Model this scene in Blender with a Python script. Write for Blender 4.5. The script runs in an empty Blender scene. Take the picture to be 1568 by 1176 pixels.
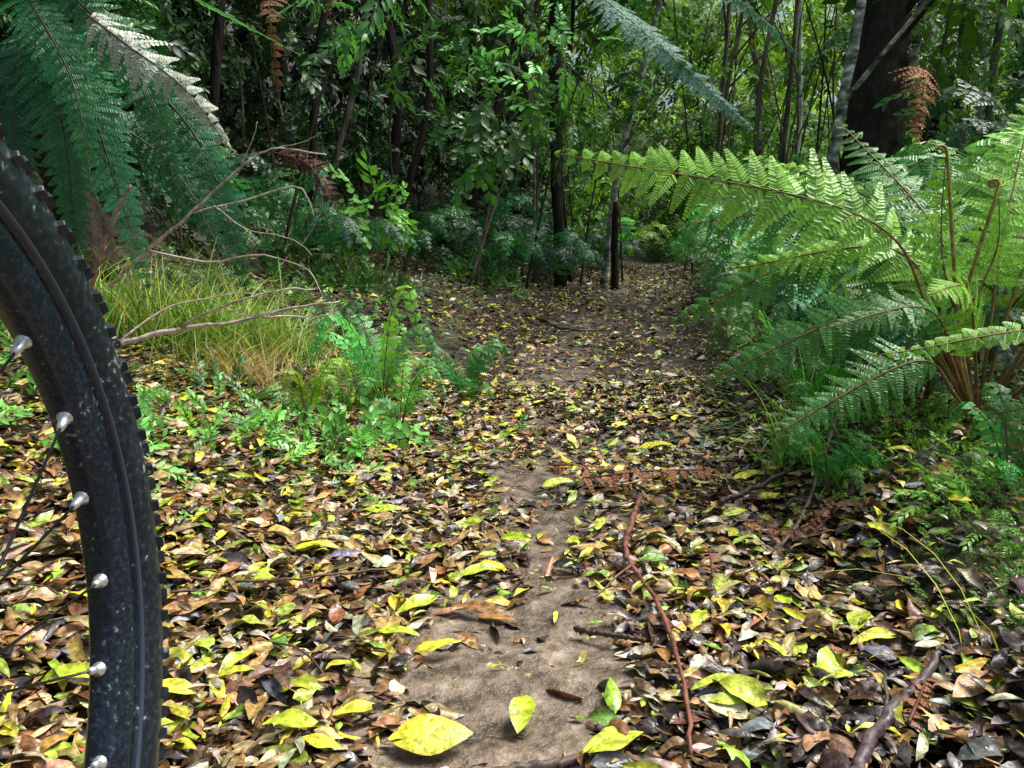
import bpy, math, random
import numpy as np
from mathutils import Vector
rng=np.random.default_rng(7); random.seed(7)
R=math.radians
sc=bpy.context.scene
# ---------------------------------------------------------------- helpers
def smooth(a,b,x):
    t=np.clip((x-a)/(b-a),0,1); return t*t*(3-2*t)
def vnoise(x,y,seed=0.0):
    x=np.asarray(x,float); y=np.asarray(y,float)
    xi=np.floor(x); yi=np.floor(y); fx=x-xi; fy=y-yi
    fx=fx*fx*(3-2*fx); fy=fy*fy*(3-2*fy)
    def h(a,b):
        s=np.sin(a*127.1+b*311.7+seed*74.7)*43758.5453
        return s-np.floor(s)
    return (h(xi,yi)*(1-fx)+h(xi+1,yi)*fx)*(1-fy)+(h(xi,yi+1)*(1-fx)+h(xi+1,yi+1)*fx)*fy
def fbm(x,y,seed=0.0,o=4):
    s=0;a=.5
    for i in range(o):
        s=s+a*vnoise(x*2**i,y*2**i,seed+i*3.1); a*=.5
    return s/(1-.5**o)
def nrm(a):
    return a/np.maximum(np.linalg.norm(a,axis=-1,keepdims=True),1e-9)
def cx(y):
    return np.interp(y,[-5,1,3,5.5,9,12.5,16,20,40],[0,0,.16,.47,1.2,2.05,3.2,5.5,16])
def tz(x,y):
    x=np.asarray(x,float); y=np.asarray(y,float)
    c=cx(y)
    dl=np.maximum(0,c-x-.38); dr=x-c-.56-.12*(vnoise(y*2.2,y*0+3,5)-.5)
    z=.23*dl*smooth(0,.5,dl)+.55*np.maximum(0,dl-1.5)
    z=z+.15*smooth(0,.30,dr)*(.75+.5*vnoise(x*2,y*2,9))+.12*np.maximum(0,dr)+.22*np.maximum(0,dr-1.8)
    z=np.where(z>3,3+(z-3)*.12,z)
    z=np.minimum(z,6)
    z=z+.06*(fbm(x*1.1,y*1.1,1)-.5)+.022*(fbm(x*7,y*7,2)-.5)
    z=z-.04*np.exp(-((x-c)/.3)**2)
    z=z+.10*np.exp(-((x+.36)**2+(y-.2)**2)/.09)
    return z
class T:
    def __init__(s,v,faces,c=None,t=None):
        s.v=np.array(v,float); s.loops=np.array([i for f in faces for i in f],np.int64)
        s.tot=np.array([len(f) for f in faces],np.int64)
        s.c=np.ones(len(s.v)) if c is None else np.array(c,float)
        s.t=np.zeros((len(s.v),2)) if t is None else np.array(t,float)
class Acc:
    def __init__(s): s.V=[];s.C=[];s.X=[];s.L=[];s.S=[];s.M=[];s.n=0
    def raw(s,v,loops,tot,col,tex=None,mat=0):
        v=np.asarray(v,float).reshape(-1,3); n=len(v)
        col=np.broadcast_to(np.asarray(col,float),(n,3))
        s.V.append(v);s.C.append(col);s.X.append(np.zeros((n,2)) if tex is None else tex)
        s.L.append(np.asarray(loops)+s.n);s.S.append(np.asarray(tot));s.M.append(np.full(len(tot),mat));s.n+=n
    def inst(s,t,pos,rot,scl,col,mat=0):
        N=len(pos)
        if N==0:return
        scl=np.asarray(scl,float)
        if scl.ndim==0: scl=np.full(N,float(scl))
        if scl.ndim==1: scl=np.repeat(scl[:,None],3,1)
        v=t.v[None]*scl[:,None,:]
        v=np.einsum('nij,nkj->nki',rot,v)+pos[:,None,:]
        k=len(t.v)
        col=np.broadcast_to(np.asarray(col,float),(N,3))
        c=col[:,None,:]*t.c[None,:,None]
        L=(t.loops[None]+(np.arange(N)*k)[:,None]).ravel()
        s.raw(v.reshape(-1,3),L,np.tile(t.tot,N),c.reshape(-1,3),np.tile(t.t,(N,1)),mat)
    def make(s,name,mats,smooth_=True,parent=None):
        V=np.concatenate(s.V);C=np.concatenate(s.C);X=np.concatenate(s.X);L=np.concatenate(s.L);S=np.concatenate(s.S);M=np.concatenate(s.M)
        me=bpy.data.meshes.new(name)
        me.vertices.add(len(V));me.vertices.foreach_set('co',V.astype(np.float32).ravel())
        me.loops.add(len(L));me.loops.foreach_set('vertex_index',L.astype(np.int32))
        me.polygons.add(len(S));st=np.concatenate([[0],np.cumsum(S)[:-1]])
        me.polygons.foreach_set('loop_start',st.astype(np.int32))
        me.polygons.foreach_set('material_index',M.astype(np.int32))
        me.polygons.foreach_set('use_smooth',np.full(len(S),smooth_))
        for m in mats: me.materials.append(m)
        me.update(calc_edges=True)
        ca=me.color_attributes.new('Col','FLOAT_COLOR','POINT')
        ca.data.foreach_set('color',np.concatenate([np.clip(C,0,3),np.ones((len(C),1))],1).astype(np.float32).ravel())
        cb=me.color_attributes.new('Lf','FLOAT_COLOR','POINT')
        cb.data.foreach_set('color',np.concatenate([X,np.zeros((len(C),1)),np.ones((len(C),1))],1).astype(np.float32).ravel())
        o=bpy.data.objects.new(name,me);sc.collection.objects.link(o)
        if parent:o.parent=parent
        return o
POOL={}
def pool(name,mat):
    if name not in POOL: POOL[name]=(Acc(),[])
    a,ms=POOL[name]
    if mat not in ms: ms.append(mat)
    return a,ms.index(mat)
def basis(D,Nn):
    Y=nrm(D);Z=nrm(Nn-(Nn*Y).sum(-1,keepdims=True)*Y);X=np.cross(Y,Z)
    return np.stack([X,Y,Z],-1)
def spline(pts,n=24):
    p=np.array(pts,float)
    if len(p)==2: return p[0]+(p[1]-p[0])*np.linspace(0,1,n)[:,None]
    q=np.vstack([2*p[0]-p[1],p,2*p[-1]-p[-2]])
    out=[];m=len(p)-1
    for t in np.linspace(0,m-1e-6,n):
        i=int(t);f=t-i;a,b,c,d=q[i:i+4]
        out.append(.5*((2*b)+(c-a)*f+(2*a-5*b+4*c-d)*f*f+(-a+3*b-3*c+d)*f**3))
    return np.array(out)
def tube(acc,pts,rad,k=8,col=(1,1,1),mat=0,rough=0.0):
    p=np.asarray(pts,float);n=len(p);rad=np.broadcast_to(np.asarray(rad,float),(n,))
    tg=nrm(np.gradient(p,axis=0))
    ref=np.array([0,0,1.]) if abs(tg[:,2]).mean()<.8 else np.array([1.,0,0])
    a=nrm(np.cross(tg,ref));b=np.cross(tg,a)
    th=np.linspace(0,2*np.pi,k,endpoint=False)
    rr=rad[:,None]*(1+rough*(rng.random((n,k))-.5))
    v=p[:,None]+rr[...,None]*(np.cos(th)[None,:,None]*a[:,None]+np.sin(th)[None,:,None]*b[:,None])
    i=np.arange(n-1)[:,None]*k;j=np.arange(k)[None];j2=(j+1)%k
    q=np.stack([i+j,i+j2,i+k+j2,i+k+j],-1).reshape(-1)
    L=np.concatenate([q,np.arange(k)[::-1],np.arange(k)+(n-1)*k])
    tot=np.concatenate([np.full((n-1)*k,4),[k,k]])
    acc.raw(v.reshape(-1,3),L,tot,col,None,mat)
def leafT(nl=6,nc=5,w=.18,bow=.1,fold=.25,curl=0.,twist=0.,tipp=.9,wav=0.,seed=0):
    r=np.random.default_rng(seed);v=[];t=[];ph=r.random()*6
    ss=np.linspace(-1,1,nc)
    for i in range(nl+1):
        u=i/nl;ww=w*max(.02,math.sin(math.pi*u**tipp)**.85)
        for s_ in ss:
            x=s_*ww;z=bow*4*u*(1-u)+fold*abs(s_)*ww-curl*(s_*s_)*ww+wav*ww*math.sin(u*9+ph+s_)*abs(s_)
            a=twist*(u-.5);x,z=x*math.cos(a)-z*math.sin(a),x*math.sin(a)+z*math.cos(a)
            v.append((x,u,z));t.append((u,s_*.5+.5))
    f=[]
    for i in range(nl):
        for j in range(nc-1):
            a=i*nc+j;f.append((a,a+1,a+nc+1,a+nc))
    return T(v,f,None,t)
PIN=T([(0,0,0),(.5,.2,.1),(.36,.75,.07),(0,1,-.02),(-.36,.75,.07),(-.5,.2,.1)],[(0,1,2,3),(0,3,4,5)],[.75,.95,1.05,1.2,1.05,.95])
RIB=T([(-.5,0,0),(.5,0,0),(.15,1,0),(-.15,1,0)],[(0,1,2,3)])
LF6=leafT(3,3,.2,.06,.3); LF6b=leafT(3,3,.27,-.08,.25); LF6c=leafT(4,3,.12,.1,.3)
LF2=T([(0,0,0),(.2,.45,.05),(0,1,-.03),(-.2,.45,.05)],[(0,1,2),(0,2,3)])
LF2b=T([(0,0,0),(.28,.4,.05),(0,1,-.05),(-.28,.4,.05)],[(0,1,2),(0,2,3)])
def spray(n,leaf,ls,seed,pl=.5,droop=.25):
    r=np.random.default_rng(seed);a=Acc()
    for k in range(n):
        t=.1+.9*k/(n-1);side=1 if k%2 else -1
        if k==n-1: side=0
        ang=(.95-.3*t+r.normal()*.2)*side
        d=np.array([[math.sin(ang),math.cos(ang),-.15-pl*r.random()+.15*r.normal()]])
        nn=np.array([[r.normal()*.35,r.normal()*.3,1]])
        pos=np.array([[.04*math.sin(t*4)+.02*side,t*.8,-droop*t*t]])
        s_=ls*(.65+.6*r.random())
        a.inst(leaf,pos,basis(d,nn),s_,[[.7+.6*r.random()]*3])
    v=np.concatenate(a.V);c=np.concatenate(a.C)[:,0];L=np.concatenate(a.L);S=np.concatenate(a.S);x=np.concatenate(a.X)
    n0=len(v)
    tw=[];tc=[]
    for t in (0,.5,1):
        for dx in (-.006,.006): tw.append((.04*math.sin(t*4)+dx,t*.8,-droop*t*t-.002));tc.append(.35)
    v=np.vstack([v,tw]);c=np.concatenate([c,tc]);x=np.vstack([x,np.zeros((6,2))])
    f=[];p=0
    for s_ in S: f.append(tuple(L[p:p+s_]));p+=s_
    for i in range(2): b=n0+2*i;f.append((b,b+1,b+3,b+2))
    return T(v,f,c,x)
SPR=[spray(13,LF6,.26,1),spray(11,LF6b,.30,2),spray(16,LF6c,.27,3),spray(12,LF6,.3,4,.8,.4)]
SPF=[spray(11,LF2,.32,11),spray(10,LF2b,.34,12,.8,.4),spray(13,LF2,.28,13)]
def frond(acc,pts,width,npin=22,npl=14,col=(.08,.2,.03),stipe=.3,droop=.15,up=(0,0,1),fwd=.35,rad=.004,stem=(.10,.07,.03),jit=.06,full=.66,gap=0.,m0=0,m1=1):
    p=spline(pts,30);seg=np.linalg.norm(np.diff(p,axis=0),axis=1);cum=np.concatenate([[0],np.cumsum(seg)]);Lt=cum[-1];cum/=Lt
    tube(acc,p,np.linspace(rad,rad*.25,30),5,stem,m1)
    s=np.linspace(0,1,npin)**.93;u=stipe+(1-stipe)*s*.99
    P=np.stack([np.interp(u,cum,p[:,i]) for i in range(3)],-1)
    tg=np.gradient(p,axis=0);TG=nrm(np.stack([np.interp(u,cum,tg[:,i]) for i in range(3)],-1))
    upv=np.broadcast_to(np.array(up,float),TG.shape)
    N_=nrm(upv-(upv*TG).sum(-1,keepdims=True)*TG);S_=np.cross(TG,N_)
    prof=np.minimum(1,.5+s*3.0)*(1-s)**.8+.05
    ds=Lt*(1-stipe)/npin
    for side in (-1,1):
        pr=width*prof*(1+jit*1.5*rng.normal(size=npin))
        fw=fwd+.15*s+jit*1.5*rng.normal(size=npin)
        D=nrm(side*S_*np.cos(fw)[:,None]+TG*np.sin(fw)[:,None]-N_*(droop*.5+jit*2.2*rng.normal(size=npin)[:,None]))
        q=(np.arange(npl)+.5)/npl
        base=P[:,None]+D[:,None]*(pr[:,None,None]*q[None,:,None])-N_[:,None]*(droop*pr[:,None,None]*(q**2)[None,:,None])
        Dn=nrm(D[:,None]-2*droop*q[None,:,None]*N_[:,None])
        W=nrm(np.cross(N_[:,None],Dn));NN=np.cross(Dn,W)
        pl=ds*full*(1-.85*q**1.3)[None,:]*np.ones((npin,1))*np.minimum(1,.35+pr/(width*.6))[:,None]
        wd=(pr/npl)[:,None]*(1.1-gap)*np.ones((1,npl))
        cc=np.array(col)[None,None,:]*(1+.4*(rng.random((npin,1,1))-.5))*(1+.3*(rng.random((npin,npl,1))-.5))
        cc=np.broadcast_to(cc,(npin,npl,3)).reshape(-1,3)
        for sd in (-1,1):
            d2=nrm(sd*W*.9+Dn*.5)
            nn=nrm(NN+.2*rng.normal(size=NN.shape))
            acc.inst(PIN,base.reshape(-1,3),basis(d2.reshape(-1,3),nn.reshape(-1,3)),np.stack([wd.ravel(),pl.ravel(),pl.ravel()],-1),cc,m0)
        acc.inst(RIB,P+N_*.0005,basis(D-droop*.6*N_,N_),np.stack([np.full(npin,max(.0010,rad*.25)),pr,pr],-1),np.array(col)*.9,m0)
# ---------------------------------------------------------------- materials
def newmat(n):
    m=bpy.data.materials.new(n);m.use_nodes=True;nt=m.node_tree;nt.nodes.clear()
    return m,nt,nt.nodes.new,nt.links.new
def plainleaf(n,tr=.35,rough=.4,spec=.5,trc=(1.15,1.15,.5)):
    m,nt,N,Lk=newmat(n)
    o=N('ShaderNodeOutputMaterial');at=N('ShaderNodeAttribute');at.attribute_name='Col'
    b=N('ShaderNodeBsdfPrincipled');b.inputs['Roughness'].default_value=rough;b.inputs['Specular IOR Level'].default_value=spec
    Lk(at.outputs['Color'],b.inputs['Base Color'])
    if tr>0:
        t=N('ShaderNodeBsdfTranslucent');v2=N('ShaderNodeVectorMath');v2.operation='MULTIPLY';v2.inputs[1].default_value=trc
        Lk(at.outputs['Color'],v2.inputs[0]);Lk(v2.outputs[0],t.inputs[0]);mx=N('ShaderNodeMixShader');mx.inputs[0].default_value=tr
        Lk(b.outputs[0],mx.inputs[1]);Lk(t.outputs[0],mx.inputs[2]);Lk(mx.outputs[0],o.inputs[0])
    else: Lk(b.outputs[0],o.inputs[0])
    return m
def littermat(n,rough=.4,spec=.5,blotch=.5,rib=.4,scale=90):
    m,nt,N,Lk=newmat(n)
    o=N('ShaderNodeOutputMaterial');at=N('ShaderNodeAttribute');at.attribute_name='Col'
    tc=N('ShaderNodeTexCoord');no=N('ShaderNodeTexNoise');no.inputs['Scale'].default_value=scale;no.inputs['Detail'].default_value=2
    Lk(tc.outputs['Object'],no.inputs['Vector'])
    mr=N('ShaderNodeMapRange');mr.inputs[1].default_value=.35;mr.inputs[2].default_value=.68;mr.inputs[3].default_value=1-blotch;mr.inputs[4].default_value=1+blotch*.5
    Lk(no.outputs[0],mr.inputs[0])
    lf=N('ShaderNodeAttribute');lf.attribute_name='Lf'
    sp=N('ShaderNodeSeparateColor');Lk(lf.outputs['Color'],sp.inputs[0])
    s1=N('ShaderNodeMath');s1.operation='SUBTRACT';s1.inputs[1].default_value=.5;Lk(sp.outputs[1],s1.inputs[0])
    s2=N('ShaderNodeMath');s2.operation='ABSOLUTE';Lk(s1.outputs[0],s2.inputs[0])
    mr2=N('ShaderNodeMapRange');mr2.inputs[1].default_value=.0;mr2.inputs[2].default_value=.07;mr2.inputs[3].default_value=1+rib;mr2.inputs[4].default_value=1
    Lk(s2.outputs[0],mr2.inputs[0])
    mm=N('ShaderNodeMath');mm.operation='MULTIPLY';Lk(mr.outputs[0],mm.inputs[0]);Lk(mr2.outputs[0],mm.inputs[1])
    vm=N('ShaderNodeVectorMath');vm.operation='SCALE';Lk(at.outputs['Color'],vm.inputs[0]);Lk(mm.outputs[0],vm.inputs['Scale'])
    b=N('ShaderNodeBsdfPrincipled');b.inputs['Specular IOR Level'].default_value=spec
    m3=N('ShaderNodeMapRange');m3.inputs[1].default_value=.35;m3.inputs[2].default_value=.65;m3.inputs[3].default_value=rough-.1;m3.inputs[4].default_value=rough+.2
    Lk(no.outputs[0],m3.inputs[0]);Lk(m3.outputs[0],b.inputs['Roughness'])
    Lk(vm.outputs[0],b.inputs['Base Color'])
    bp=N('ShaderNodeBump');bp.inputs['Strength'].default_value=.6;bp.inputs['Distance'].default_value=.004
    Lk(no.outputs[0],bp.inputs['Height']);Lk(bp.outputs[0],b.inputs['Normal']);Lk(b.outputs[0],o.inputs[0])
    return m
def noisemat(n,stops,scale=(10,10,10),detail=4,rough=(.5,.9),bump=.6,dist=.01,spec=.4,attr=False):
    m,nt,N,Lk=newmat(n)
    o=N('ShaderNodeOutputMaterial');tc=N('ShaderNodeTexCoord');mp=N('ShaderNodeMapping');mp.inputs['Scale'].default_value=scale
    Lk(tc.outputs['Object'],mp.inputs[0]);no=N('ShaderNodeTexNoise');no.inputs['Scale'].default_value=1;no.inputs['Detail'].default_value=detail;no.inputs['Roughness'].default_value=.65
    Lk(mp.outputs[0],no.inputs['Vector'])
    cr=N('ShaderNodeValToRGB');el=cr.color_ramp.elements
    while len(el)<len(stops): el.new(.5)
    for e,(p,c) in zip(el,stops): e.position=p;e.color=(*c,1)
    Lk(no.outputs[0],cr.inputs[0])
    b=N('ShaderNodeBsdfPrincipled');b.inputs['Specular IOR Level'].default_value=spec
    src=cr.outputs[0]
    if attr:
        at=N('ShaderNodeAttribute');at.attribute_name='Col'
        vm=N('ShaderNodeVectorMath');vm.operation='MULTIPLY';Lk(src,vm.inputs[0]);Lk(at.outputs['Color'],vm.inputs[1]);src=vm.outputs[0]
    Lk(src,b.inputs['Base Color'])
    mr=N('ShaderNodeMapRange');mr.inputs[1].default_value=.3;mr.inputs[2].default_value=.7;mr.inputs[3].default_value=rough[0];mr.inputs[4].default_value=rough[1]
    Lk(no.outputs[0],mr.inputs[0]);Lk(mr.outputs[0],b.inputs['Roughness'])
    if bump>0:
        bp=N('ShaderNodeBump');bp.inputs['Strength'].default_value=bump;bp.inputs['Distance'].default_value=dist
        Lk(no.outputs[0],bp.inputs['Height']);Lk(bp.outputs[0],b.inputs['Normal'])
    Lk(b.outputs[0],o.inputs[0])
    return m
M_leaf=plainleaf('foliage_leaf',.3,.35,.5)
M_dark=plainleaf('shade_leaf',0,.42,.5)
M_far=plainleaf('distant_leaf',.45,.5,.3,(1.3,1.3,.5))
M_fern=plainleaf('fern_leaf',.35,.36,.55)
M_litter=littermat('fallen_leaf_mat',.33,.6)
M_dead=plainleaf('dead_frond_mat',0,.6,.3)
M_grass=plainleaf('grass_mat',.25,.4,.4)
M_stem=noisemat('stem_mat',[(.3,(.5,.5,.5)),(.7,(1.3,1.3,1.3))],(60,60,60),1,(.4,.7),0,.002,.4,True)
M_bark=noisemat('bark_mat',[(.3,(.35,.35,.35)),(.5,(1,1,1)),(.72,(2.2,2.2,2.1))],(16,16,4),4,(.55,.9),1,.03,.3,True)
M_pale=noisemat('pale_bark_mat',[(.36,(.10,.10,.08)),(.5,(.5,.53,.45)),(.64,(1.5,1.5,1.45))],(9,9,16),4,(.5,.9),.6,.01,.3,True)
M_twig=noisemat('twig_mat',[(.3,(.4,.4,.4)),(.6,(1.3,1.3,1.3))],(50,50,50),2,(.35,.7),.6,.004,.5,True)
M_soil=noisemat('soil_mat',[(.3,(.012,.009,.006)),(.48,(.036,.025,.015)),(.60,(.052,.038,.023)),(.75,(.10,.075,.05))],(11,11,11),5,(.35,.85),1,.03,.5,True)
M_path=noisemat('mud_path_mat',[(.28,(.035,.025,.016)),(.43,(.13,.096,.064)),(.58,(.25,.19,.135)),(.72,(.46,.38,.29))],(21,21,21),5,(.22,.7),1,.02,.5,True)
# ---------------------------------------------------------------- ground
n=420
sx=np.linspace(-1,1,n);X=np.sinh(7*sx)/np.sinh(7)*220
Yv=1.8+np.sinh(7*sx)/np.sinh(7)*220
gx,gy=np.meshgrid(X,Yv);gz=tz(gx,gy)
a=Acc();i=np.arange(n-1)[:,None]*n;j=np.arange(n-1)[None]
ms=smooth(.45,.6,fbm(gx*3.1,gy*3.1,40))*smooth(.5,.8,np.abs(gx-cx(gy)))*.9
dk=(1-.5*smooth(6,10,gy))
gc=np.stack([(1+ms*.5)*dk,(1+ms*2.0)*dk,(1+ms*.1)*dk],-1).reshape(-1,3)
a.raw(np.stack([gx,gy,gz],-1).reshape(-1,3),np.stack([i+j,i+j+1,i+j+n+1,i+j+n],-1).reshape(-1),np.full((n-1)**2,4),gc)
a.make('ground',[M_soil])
ys=np.concatenate([np.arange(-1,5,.03),np.arange(5,22,.1)]);m=31
a=Acc();vv=[];pc=[]
for y in ys:
    g_=float(np.interp(y,[0,1.3,2,6],[.33,.33,.28,.16]))
    hwL=g_+.12*(vnoise(y*3,0,21)-.5)*2;hwR=g_-.03+.12*(vnoise(y*3,5,22)-.5)*2
    for k in range(m):
        s_=k/(m-1);x=float(cx(y))-hwL+s_*(hwL+hwR);e=min(s_,1-s_)*2
        vv.append((x,y,float(tz(x,y))+.010*min(1,e*4)-.006+.012*(float(fbm(x*22,y*22,33))-.5)*min(1,e*3)+.004))
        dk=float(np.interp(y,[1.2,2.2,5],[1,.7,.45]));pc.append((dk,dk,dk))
i=np.arange(len(ys)-1)[:,None]*m;j=np.arange(m-1)[None]
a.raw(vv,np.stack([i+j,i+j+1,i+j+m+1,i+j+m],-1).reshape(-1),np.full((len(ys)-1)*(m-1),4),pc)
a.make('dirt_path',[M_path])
# ---------------------------------------------------------------- leaf litter
pal=np.array([[.48,.32,.14],[.33,.17,.055],[.17,.09,.035],[.042,.029,.023],[.62,.53,.34],[.12,.09,.085],[.70,.66,.06],[.42,.55,.06],[.55,.40,.11],[.14,.26,.04],[.28,.29,.31]])
wL=np.array([.19,.17,.15,.13,.14,.03,.06,.06,.06,.01,.03]);wR=np.array([.10,.11,.20,.26,.08,.09,.045,.055,.03,.02,.04]);wF=np.array([.06,.10,.23,.35,.02,.06,.05,.09,.02,.02,.01])
def lt(nl,nc,n): return [leafT(nl,nc,random.uniform(.14,.24),random.uniform(-.12,.22),random.uniform(-.1,.4),random.uniform(-.4,.8),random.uniform(-1.5,1.5),random.uniform(.7,1.05),random.uniform(0,.4),k) for k in range(n)]
LT=lt(6,5,18);LTm=lt(4,3,10);LTf=lt(2,3,6)
def bare(x,y):
    c=cx(y)
    hw=np.interp(y,[.5,1.0,1.35,1.55,1.7,1.95,2.05,2.3,2.5,3.1,3.3],[.15,.15,.13,.07,.02,.0,.03,.03,-.02,-.02,-.08])
    d=np.abs(x-c-np.interp(y,[1.9,2.2],[0,-.03]))-hw+.28*(fbm(x*7,y*7,4)-.5)
    return smooth(-.05,.11,d)
def litter(acc,N,x0,x1,y0,y1,tm,smin,smax,far):
    x=rng.uniform(x0,x1,N);y=rng.uniform(y0,y1,N)
    if far: x=x+cx(y)
    side=x-cx(y)
    dens=.34+.98*vnoise(x*3.3,y*3.3,8)-.25*np.exp(-(side/.22)**2)-.15*smooth(.0,.5,side)
    keep=rng.random(N)<np.maximum(.07,bare(x,y))*dens
    keep&=rng.random(N)<(1-.72*smooth(.58,.85,side))
    x=x[keep];y=y[keep];N=len(x);side=x-cx(y);bb=bare(x,y)
    z=tz(x,y)+.008+rng.random(N)**2*.026*np.minimum(1,bb+.1)
    f=smooth(-.1,.5,side+.3*(vnoise(x*2,y*2,12)-.5));g=smooth(2.0,4.5,y)
    W=(wL[None]*(1-f[:,None])+wR[None]*f[:,None])*(1-g[:,None])+wF[None]*g[:,None]
    W/=W.sum(1,keepdims=True);idx=(rng.random(N)[:,None]>np.cumsum(W,1)).sum(1).clip(0,len(pal)-1)
    col=pal[idx]*(.5+.85*rng.random(N))[:,None]*(1+.10*rng.normal(size=(N,3))).clip(.6,1.4)
    th=rng.uniform(0,2*np.pi,N);tilt=rng.normal(size=N)*.2
    D=np.stack([np.cos(th),np.sin(th),tilt],-1);NN=np.stack([rng.normal(size=N)*.42,rng.normal(size=N)*.42,np.ones(N)],-1)
    s_=rng.uniform(smin,smax,N)*np.where(rng.random(N)<.4,.5,1);Rr=basis(D,NN);k=rng.integers(0,len(tm),N)
    fresh=(idx>=6)&(idx!=10);z=z+fresh*.005
    pos=np.stack([x,y,z],-1)-Rr[:,:,1]*s_[:,None]*.5
    ws=rng.uniform(.55,1.35,N)
    for q in range(len(tm)):
        mm=k==q;acc.inst(tm[q],pos[mm],Rr[mm],np.stack([s_*ws,s_,s_],-1)[mm],col[mm])
a=Acc()
litter(a,26000,-1.5,1.2,.55,1.9,LT,.034,.078,False)
litter(a,31000,-2.1,1.5,1.9,3.6,LTm,.034,.070,False)
litter(a,34000,-2.2,1.5,3.6,12,LTf,.035,.07,True)
litter(a,4000,-3,2.5,-1.5,.6,LTf,.05,.085,False)
Yw=(.74,.72,.05);YG=(.52,.64,.04);GR=(.16,.30,.03);TN=(.45,.25,.09)
hero=[(-.11,1.08,.115,5,1.35,Yw),(.015,1.15,.085,80,1.1,YG),(.136,1.07,.10,28,.9,YG),(-.30,1.09,.09,-8,.9,YG),(-.22,1.14,.07,12,.9,Yw),(-.25,1.05,.06,160,.9,Yw),
(-.167,1.46,.085,35,.9,YG),(-.12,1.33,.08,12,.8,Yw),(-.19,1.36,.08,-15,.8,YG),(.48,1.46,.06,80,1.3,YG),(.30,1.17,.085,5,.7,YG),(.31,1.13,.08,-4,.75,YG),
(.536,1.61,.075,-3,1.1,GR),(.285,1.67,.06,5,1.2,GR),(.01,1.8,.08,-30,.9,YG),(.60,2.17,.09,25,.8,Yw),(-.06,1.63,.09,20,.9,YG),(-.04,1.66,.08,-40,.9,Yw),(-.42,1.25,.09,60,.8,YG),
(-.40,1.7,.10,10,.7,Yw),(-.48,1.55,.08,-10,.9,YG),(-.3,1.95,.09,5,.8,YG),(.35,1.5,.07,-10,1,YG),(.32,1.4,.06,60,1.1,YG),(.5,1.9,.08,20,.7,YG),(.42,2.5,.10,0,.8,Yw),(.12,2.2,.09,15,.8,YG),
(-.06,1.47,.11,-15,.6,(.28,.14,.04)),(-.62,1.15,.1,0,.9,YG),(.47,1.2,.08,-20,.8,YG),(.58,1.3,.09,8,.7,Yw),(.62,1.08,.10,30,1,TN),(-.55,1.4,.1,30,.9,TN),(-.5,1.85,.07,120,.8,YG),(.2,1.9,.07,70,.8,YG)]
for x,y,l,an,ws,c in hero:
    th=R(an);D=np.array([[math.cos(th),math.sin(th),random.uniform(-.02,.14)]]);NN=np.array([[random.uniform(-.2,.2),random.uniform(-.5,-.05),1]])
    Rr=basis(D,NN);p=np.array([[x,y,float(tz(x,y))+.03]])-Rr[:,:,1]*l*.5
    a.inst(leafT(10,7,.2,random.uniform(.02,.12),random.uniform(.1,.3),random.uniform(-.2,.3),random.uniform(-.5,.5),random.uniform(.8,1),.15,random.randint(0,99)),p,Rr,[[l*ws,l,l]],c)
a.make('leaf_litter',[M_litter])
a=Acc();N=18000;x=rng.uniform(-1.6,1.3,N);y=rng.uniform(.7,4,N);s_=rng.uniform(.0015,.008,N)
th=rng.uniform(0,6.28,N);D=np.stack([np.cos(th),np.sin(th),rng.normal(size=N)*.2],-1)
CH=T([(-.5,-1,0),(.5,-1,0),(.4,1,.1),(-.4,1,0),(0,0,.6)],[(0,1,4),(1,2,4),(2,3,4),(3,0,4)])
cc=np.array([[.05,.03,.02],[.2,.13,.08],[.45,.36,.26],[.12,.06,.03],[.3,.28,.05]])[rng.integers(0,5,N)]
a.inst(CH,np.stack([x,y,tz(x,y)+.005],-1),basis(D,np.tile([[0,0,1.]],(N,1))),s_,cc);a.make('path_debris',[M_twig])
# ---------------------------------------------------------------- sticks
def stick(name,pts,r0,r1,col,ground=True,subs=(),n=30,mat=None,acc=None):
    a=acc or Acc();p=spline(pts,n)
    if ground: p[:,2]=tz(p[:,0],p[:,1])+p[:,2]
    p=p+rng.normal(size=p.shape)*r0*.25
    tube(a,p,np.linspace(r0,r1,n),7,col,0,.35)
    for sp,sr in subs:
        q=spline(sp,14)
        if ground:q[:,2]=tz(q[:,0],q[:,1])+q[:,2]
        q=q+rng.normal(size=q.shape)*sr*.5
        tube(a,q,np.linspace(sr,sr*.35,14),6,col,0,.3)
    if acc is None: return a.make(name,[mat or M_twig])
stick('fallen_stick',[(.307,2.02,.05),(.24,1.75,.045),(.232,1.62,.045),(.255,1.45,.045),(.25,1.2,.045),(.232,1.02,.035)],.0062,.003,(.20,.075,.05),True,[([(.24,1.62,.045),(.17,1.52,.04),(.13,1.49,.03)],.003),([(.25,1.4,.045),(.3,1.3,.03)],.0025)])
stick('fallen_stick',[(.40,.94,.03),(.5,1.07,.04),(.64,1.2,.045)],.010,.006,(.09,.06,.065),True,[([(.5,1.07,.04),(.53,1.15,.05),(.53,1.22,.045)],.003)])
stick('fallen_stick',[(-.12,1.0,.015),(0,1.03,.02),(.10,1.06,.02)],.008,.006,(.09,.06,.05))
stick('fallen_stick',[(.11,1.41,.025),(.16,1.38,.03),(.22,1.35,.025)],.006,.004,(.08,.045,.03))
stick('fallen_stick',[(.48,1.96,.04),(.6,2.05,.05),(.75,2.12,.04)],.008,.005,(.06,.045,.04))
stick('fallen_stick',[(.55,1.7,.03),(.85,2.2,.08),(1.0,2.5,.1)],.004,.003,(.2,.15,.12))
stick('fallen_stick',[(-.6,1.5,.03),(-.4,1.53,.04),(-.2,1.62,.03)],.003,.002,(.12,.06,.04))
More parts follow.
